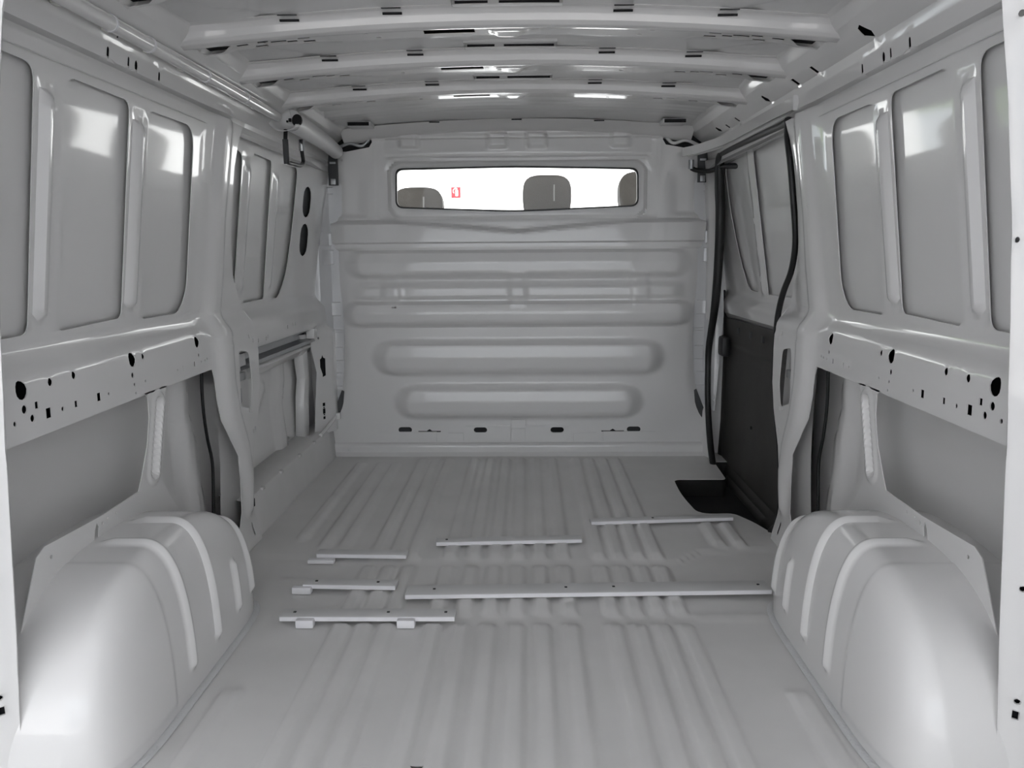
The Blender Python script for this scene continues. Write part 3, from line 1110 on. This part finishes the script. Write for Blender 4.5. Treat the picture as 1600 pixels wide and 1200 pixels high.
# post ahead of the opening
A = np.array([[(x0 + dx, y0 + (3.492 - y0) * t, z) for (x0, t) in ((.802, 0), (.797, .35), (.778, .75), (.762, 1))] for (z, dx, y0) in
              ((-.12, 0, 3.34), (.05, 0, 3.36), (.22, 0, 3.440), (.36, 0, 3.462), (.47, .004, 3.455), (.60, .010, 3.385), (.70, .012, 3.350), (.85, .012, 3.325), (1.0, .008, 3.312), (1.22, -.01, 3.312))])
grid('door_post', A, PAINT, wr, solid=.003)
box('post_filler', (.875, 3.491, .60), (.06, .005, .75), PAINT, wr)
# roof rail lower edge: door track channel
trk = [(.772, 2.33, 1.246), (.772, 2.50, 1.250), (.772, 2.80, 1.253), (.772, 3.02, 1.254), (.764, 3.15, 1.254), (.738, 3.26, 1.252), (.705, 3.35, 1.248), (.670, 3.41, 1.246)]
tk = tube('door_track', trk, 1.0, PAINT, wr, smooth=5, up=(0, 0, 1),
          prof=[(.016, .018), (-.016, .018), (-.016, -.016), (-.013, -.016), (-.013, .014), (.013, .014), (.013, -.016), (.016, -.016)])
trk2 = [(x, y, z - .004) for x, y, z in trk[:5]]
tube('track_inside', trk2, 1.0, DGREY, wr, smooth=5, up=(0, 0, 1), prof=[(.012, .010), (-.012, .010), (-.012, .004), (.012, .004)])
box('track_end', (.772, 2.325, 1.247), (.018, .004, .02), ROOFP, wr, .002)

# ------------------------------------------------------------------ left roof beam with open end
beam = tube('roof_beam', [(-.712, 2.735, 1.279), (-.712, 2.95, 1.275), (-.716, 3.20, 1.270), (-.727, 3.42, 1.264)], [.034, .032, .030, .028], ROOFP, wl, segs=20, cap=False)
A = []
for i, (r, y, dx) in enumerate(((.048, 2.675, -.012), (.044, 2.69, -.006), (.036, 2.73, 0), (.030, 2.737, 0), (.016, 2.738, 0), (.002, 2.738, 0))):
    A.append([(-.712 + dx + r * math.cos(a), y, 1.279 + r * math.sin(a) * .86) for a in np.linspace(math.radians(95), math.radians(330), 26)])
grid('beam_boss', np.array(A), ROOFP, beam, angle=60, solid=.002)
tube('beam_end', [(-.712, 2.741, 1.279), (-.712, 2.78, 1.279)], [.034, .033], ROOFP, beam, segs=20, smooth=0)
sheet('beam_mouth', circle(0, 0, .017, .020, 14), [], lambda u, v: (-.694 + u, 2.7365 + 0 * u, 1.279 + v), .01, .01, DARK, beam, solid=.002)  # dark disc for the shade inside the beam's open end
box('boss_hole', (-.716, 2.734, 1.280), (.0045, .004, .0055), DARK, beam, .002)
box('boss_hole', (-.725, 2.734, 1.276), (.0028, .004, .003), DARK, beam, .001)
box('boss_slot', (-.715, 2.700, 1.3165), (.018, .005, .003), DARK, beam, .001)

# ------------------------------------------------------------------ rear door frame posts
for n, s in ((1, -1), (2, 1)):
    edge = [(.775, -.05), (.770, .05), (.757, .266), (.743, .567), (.733, .755), (.722, .90), (.705, 1.05), (.684, 1.19), (.655, 1.30), (.60, 1.40)]
    outl = edge + [(.98, 1.40), (.98, -.05)]
    holes = [circle(x, z, .0032, .0045, 8) for x, z in ((.706, 1.165), (.731, .866), (.766, .551), (.764, .63), (.775, .355), (.783, .175))] + [rect(.783, .152, .003, .007)]
    o = sheet('trim_%d' % n, outl, holes, lambda x, z, s=s: (s * x, 1.2 - .02 * sstep(0, .03, x - np.interp(z, [e[1] for e in edge], [e[0] for e in edge])), z), .02, .03, PAINT, solid=.004)
    structure(o)
    o['label'] = 'white rear door frame post, %s' % ('beside the wall without a door' if s < 0 else 'beside the wall with the sliding door')
    A = np.array([[(s * (x + dx), y, z) for (x, z) in edge] for (dx, y) in ((.002, 1.200), (.014, 1.222), (.05, 1.225))])
    grid('post_return', A, PAINT, o, solid=.003)
    box('post_hole_shade', (s * .865, 1.196, .62), (.085, .003, .57), DARK, o)  # dark plate giving the shade behind the post's holes

# unseen open rear door, added to shade the sliding door side
rd = empty('shade_door', (.97, 1.16, -.05))
structure(rd)
rd['label'] = 'unseen open rear door added to shade the sliding door side'
rd.rotation_euler = (0, 0, math.radians(-12))
box('door_panel', (.02, -.36, .66), (.022, .36, .70), PAINT, rd, .012)
box('door_window', (-.005, -.36, 1.03), (.004, .25, .20), DGREY, rd, .003)
box('door_handle', (-.012, -.62, .50), (.012, .04, .02), RUBBER, rd, .005)
for z in (.15, 1.15):
    box('door_hinge', (.0, .0, z), (.02, .03, .035), STEEL, rd, .004)

# ------------------------------------------------------------------ loose and fitted things
# roof conduit on the left
con = empty('conduit', (-.735, 1.2, 1.28))
tag(con, 'long pale round conduit clipped along the roof edge above the recessed side panels', 'pipe')
bpy.context.view_layer.update()


def child(o, p):
    o.matrix_parent_inverse = p.matrix_world.inverted()
    return o


child(tube('pipe', [(-.737, 1.19, 1.283), (-.737, 1.6, 1.283), (-.737, 2.2, 1.283), (-.735, 2.66, 1.279)], .0150, PAINT, con, segs=20), con)
for y in (1.62, 1.78, 2.08, 2.36):
    child(tube('clip', [(-.737, y - .003, 1.283), (-.737, y + .003, 1.283)], .0168, BARE, con, segs=20, smooth=0), con)
for y in np.arange(1.3, 2.6, .17):
    child(box('strap_foot', (-.755, float(y), 1.277), (.005, .010, .004), SIGNW, con, .002), con)

# black cable loop hanging off the roof beam
cab = tube('cable', [(-.722, 2.70, 1.245), (-.722, 2.69, 1.20), (-.722, 2.70, 1.150), (-.72, 2.76, 1.147), (-.718, 2.84, 1.150), (-.716, 2.872, 1.166), (-.716, 2.862, 1.195), (-.714, 2.85, 1.235)], .0068, RUBBER, segs=8)
tag(cab, 'black cable loop hanging below the open end of the roof beam', 'cable')
tube('plug', [(-.722, 2.69, 1.215), (-.722, 2.695, 1.14)], .0095, DGREY, cab, segs=8, smooth=0)
tube('plug', [(-.715, 2.855, 1.235), (-.716, 2.860, 1.20)], .010, STEEL, cab, segs=8, smooth=0)


# flat bars lying across the floor ribs
def bar(label, xl, yl, xr, yr, width, feet=(), screws=(), z0=.0125, th=.0115):
    L = math.hypot(xr - xl, yr - yl)
    a = math.atan2(yr - yl, xr - xl)
    o = empty('floor_bar', ((xl + xr) / 2, (yl + yr) / 2, z0))
    o.rotation_euler = (0, 0, a)
    tag(o, label, 'bar', 'flat bars lying across the floor')
    bpy.context.view_layer.update()
    p = box('plate', (0, width / 2, th / 2), (L / 2, width / 2, th / 2), BARP, o, .0012)
    e = box('cut_edge', (0, -.0004, th / 2), (L / 2 - .001, .0008, th / 2 - .0008), BARE, o)
    for (fx, w, d, h, dy) in feet:
        f = box('foot_block', (fx - L / 2, dy, h / 2 - z0 + .002), (w / 2, d / 2, h / 2), BARE, o, .004)
    for sx in screws:
        s_ = box('screw', (sx - L / 2, width * .55, th + .0005), (.0035, .0035, .001), RUBBER, o, .001)
    return o


bar('longest flat bar, one end against the wheel arch on the sliding door side', -.264, 1.931, .645, 1.965, .062, (), (.07, .40, .52, .885))
bar('flat bar on two lumpy feet, closest to the rear door posts', -.538, 1.806, -.130, 1.807, .046, ((.062, .042, .022, .020, -.006), (.296, .042, .022, .020, -.006)), (.03, .25, .385))
bar('flat bar with a small block at its end, just behind the floor seam', -.535, 1.997, -.296, 1.987, .042, ((.0, .050, .020, .018, -.004),), (.03, .19))
bar('short flat bar on the floor seam with a white offcut under its end', -.555, 2.214, -.300, 2.206, .040, ((.018, .075, .020, .012, -.012),), ())
bar('medium flat bar across the middle floor ribs ahead of the seam', -.228, 2.309, .198, 2.336, .040, (), (.03,))
bar('flat bar beside the black step well', .237, 2.496, .690, 2.540, .036, (), (.2,))

# ------------------------------------------------------------------ cab seats seen through the window
def seat(label, x, y, top, w, lean=.10):
    o = empty('cab_seat', (x, y, .2))
    tag(o, label, 'seat', 'cab seats')
    bpy.context.view_layer.update()
    bm = bmesh.new()
    bmesh.ops.create_cube(bm, size=1)
    bmesh.ops.subdivide_edges(bm, edges=bm.edges[:], cuts=7, use_grid_fill=True)
    for v in bm.verts:
        p = v.co * 2
        n = max(abs(p.x) ** 4 + abs(p.z) ** 4, 1e-6) ** .25
        mx = max(abs(p.x), abs(p.z), 1e-6)
        k = mx / n
        dome = 1 - .35 * (p.x * p.x + p.z * p.z) / 2
        v.co = Vector((p.x * k * w / 2 * (1 - .10 * (p.z < 0) * abs(p.z)), p.y * .055 * dome, p.z * k * .105))
    me = bpy.data.meshes.new('headrest')
    bm.to_mesh(me)
    bm.free()
    h = link('headrest', me, SEATF, o, angle=60)
    h.location = (0, 0, top - .105 - .2)
    h.rotation_euler = (-lean, 0, 0)
    tube('headrest_seam', [(.03, -.062, top - .31), (.03, -.058, top - .24)], .004, SEATL, o, segs=6, smooth=0)
    for s in (-1, 1):
        tube('headrest_post', [(s * .05, .0, top - .2 - .20), (s * .05, -.03, top - .2 - .30)], .007, STEEL, o, segs=8, smooth=0)
    bm = bmesh.new()
    bmesh.ops.create_cube(bm, size=1)
    bmesh.ops.subdivide_edges(bm, edges=bm.edges[:], cuts=7, use_grid_fill=True)
    for v in bm.verts:
        p = v.co * 2
        n = max(abs(p.x) ** 5 + abs(p.z) ** 5, 1e-6) ** .2
        k = max(abs(p.x), abs(p.z), 1e-6) / n
        v.co = Vector((p.x * k * .205 * (1 - .1 * max(p.z, 0)), p.y * (.07 - .02 * p.z), p.z * k * .30))
    me = bpy.data.meshes.new('backrest')
    bm.to_mesh(me)
    bm.free()
    b = link('backrest', me, SEATF, o, angle=60)
    b.location = (0, .02, top - .2 - .54)
    b.rotation_euler = (-lean, 0, 0)
    box('cushion', (0, .28, top - .2 - .86), (.205, .26, .07), SEATF, o, .04)
    box('seat_base', (0, .26, top - .2 - 1.10), (.18, .20, .18), SEATL, o, .02)
    return o


seat('grey cab seat with the lowest headrest, beside the red sign', -.455, 3.86, 1.150, .225)
seat('grey cab seat with a pale seam on its headrest, mid window', .128, 3.78, 1.192, .215)
seat('grey cab seat whose headrest is cut off by the window corner', .565, 3.80, 1.206, .235)

# cab roof and floor ahead of the bulkhead
cabroof = structure(sheet('ceiling_cab', [(-.80, 3.47), (.80, 3.47), (.72, 4.55), (-.72, 4.55)], [], lambda x, y: (x, y, 1.43 - .06 * x ** 2 - .03 * (y - 3.5) ** 2), .08, .08, PAINT, solid=.01))
cabfloor = structure(box('floor_cab', (0, 4.25, -.12), (.85, .78, .03), DGREY))

# ------------------------------------------------------------------ outside
ground = structure(sheet('ground', [(-30, -30), (30, -30), (30, 30), (-30, 30)], [], lambda x, y: (x, y, -.58 + 0 * x), 5, 5, CONC, solid=0))
# unseen roof and side walls added behind the van to shape the rear light
sun_block = structure(box('ceiling_sun_block', (0, -2.4, 2.95), (5.0, 4.6, .08), PLASTER))
sun_block['label'] = 'unseen roof added behind the van to block the sun'
for k, x in (('left', -4.9), ('right', 4.9)):
    w_ = structure(box('wall_light_shaper_%s' % k, (x, -2.4, 1.145), (.08, 4.6, 1.725), PLASTER))
    w_['label'] = 'unseen wall added to shape the rear light, %s of the van' % k
yard = structure(box('wall_light_dimmer', (0, -15.0, 1.9), (14.0, .12, 2.5), PLASTER))  # unseen wall added to cut the light reaching the bulkhead
yard['label'] = 'unseen pale wall added far behind the van to dim the bulkhead'
WY = 14.0
gw = structure(box('wall_outside', (3.45, WY + .1, 2.4), (8.5, .1, 3.0), PLASTER))
gw['label'] = 'bright white building wall ahead of the van'

c = onY(714, 303.5, WY)
sg = empty('wall_sign', (float(c[0]), WY - .012, float(c[2]) - .11))
tag(sg, 'small red and white fire extinguisher sign on the bright wall', 'sign')
bpy.context.view_layer.update()
hw, hh = .078, .115
box('board', (0, .006, .11), (hw, .005, hh), RED, sg)
box('caption_strip', (0, -.0005, .11 - hh + .026), (hw, .0015, .026), SIGNW, sg)
for k in range(9):
    box('caption_letter', (-.052 + k * .0133, -.003, .11 - hh + .024), (.0035, .001, .011), RED, sg)
bm = bmesh.new()
box_bm(bm, (.012, -.001, .128), (.024, .002, .048), .008)
box_bm(bm, (.012, -.001, .186), (.010, .002, .014), .003)
box_bm(bm, (-.006, -.001, .200), (.022, .002, .006), .002)
me = bpy.data.meshes.new('extinguisher_symbol')
bm.to_mesh(me)
bm.free()
link('extinguisher_symbol', me, SIGNW, sg)
tube('hose_symbol', [(-.020, -.001, .196), (-.040, -.001, .180), (-.046, -.001, .150), (-.036, -.001, .125)], .006, SIGNW, sg, segs=6)


# trees beyond the corner of the white wall, mirrored in the glossy side panels
def tree(label, x, y, h, r, n):
    o = empty('leafy_tree', (x, y, -.58))
    tag(o, label, 'tree', 'trees beyond the white wall')
    tube('trunk', [(0, 0, 0), (.05, .03, h * .3), (-.04, .05, h * .55), (.02, 0, h * .8)], [.16, .13, .10, .04], BARK, o, segs=8)
    for (a, t) in ((.3, .45), (2.2, .5), (4.1, .42), (5.4, .55)):
        tube('branch', [(0, 0, h * t), (math.cos(a) * r * .4, math.sin(a) * r * .4, h * (t + .12)), (math.cos(a) * r * .75, math.sin(a) * r * .75, h * (t + .2))], [.06, .04, .015], BARK, o, segs=6)
    d = rng.normal(size=(n, 3))
    d /= np.linalg.norm(d, axis=1, keepdims=True)
    rad = r * rng.uniform(.55, 1.0, n) ** .5 * (1 + .18 * np.sin(d[:, 0] * 7) * np.cos(d[:, 2] * 6))
    P = d * rad[:, None] * np.array([1, 1, .85]) + np.array([0, 0, h * .68])
    V, Fc = [], []
    for i in range(n):
        u = rng.normal(size=3)
        u /= np.linalg.norm(u)
        w = np.cross(u, rng.normal(size=3))
        w /= np.linalg.norm(w)
        l = rng.uniform(.10, .18)
        b = len(V)
        V += [P[i] - u * l, P[i] - w * l * .45, P[i] + u * l, P[i] + w * l * .45]
        Fc.append((b, b + 1, b + 2, b + 3))
    lf = mesh('foliage', V, Fc, LEAF, o)
    lf['kind'] = 'stuff'
    return o


tree('broad leafy tree just past the end of the white wall', -7.6, 15.0, 5.2, 2.1, 2600)
tree('tallest leafy tree standing farther from the white wall', -12.6, 17.8, 6.4, 2.4, 3000)
tree('small leafy tree in front of the tallest tree', -9.6, 11.6, 4.0, 1.4, 1800)
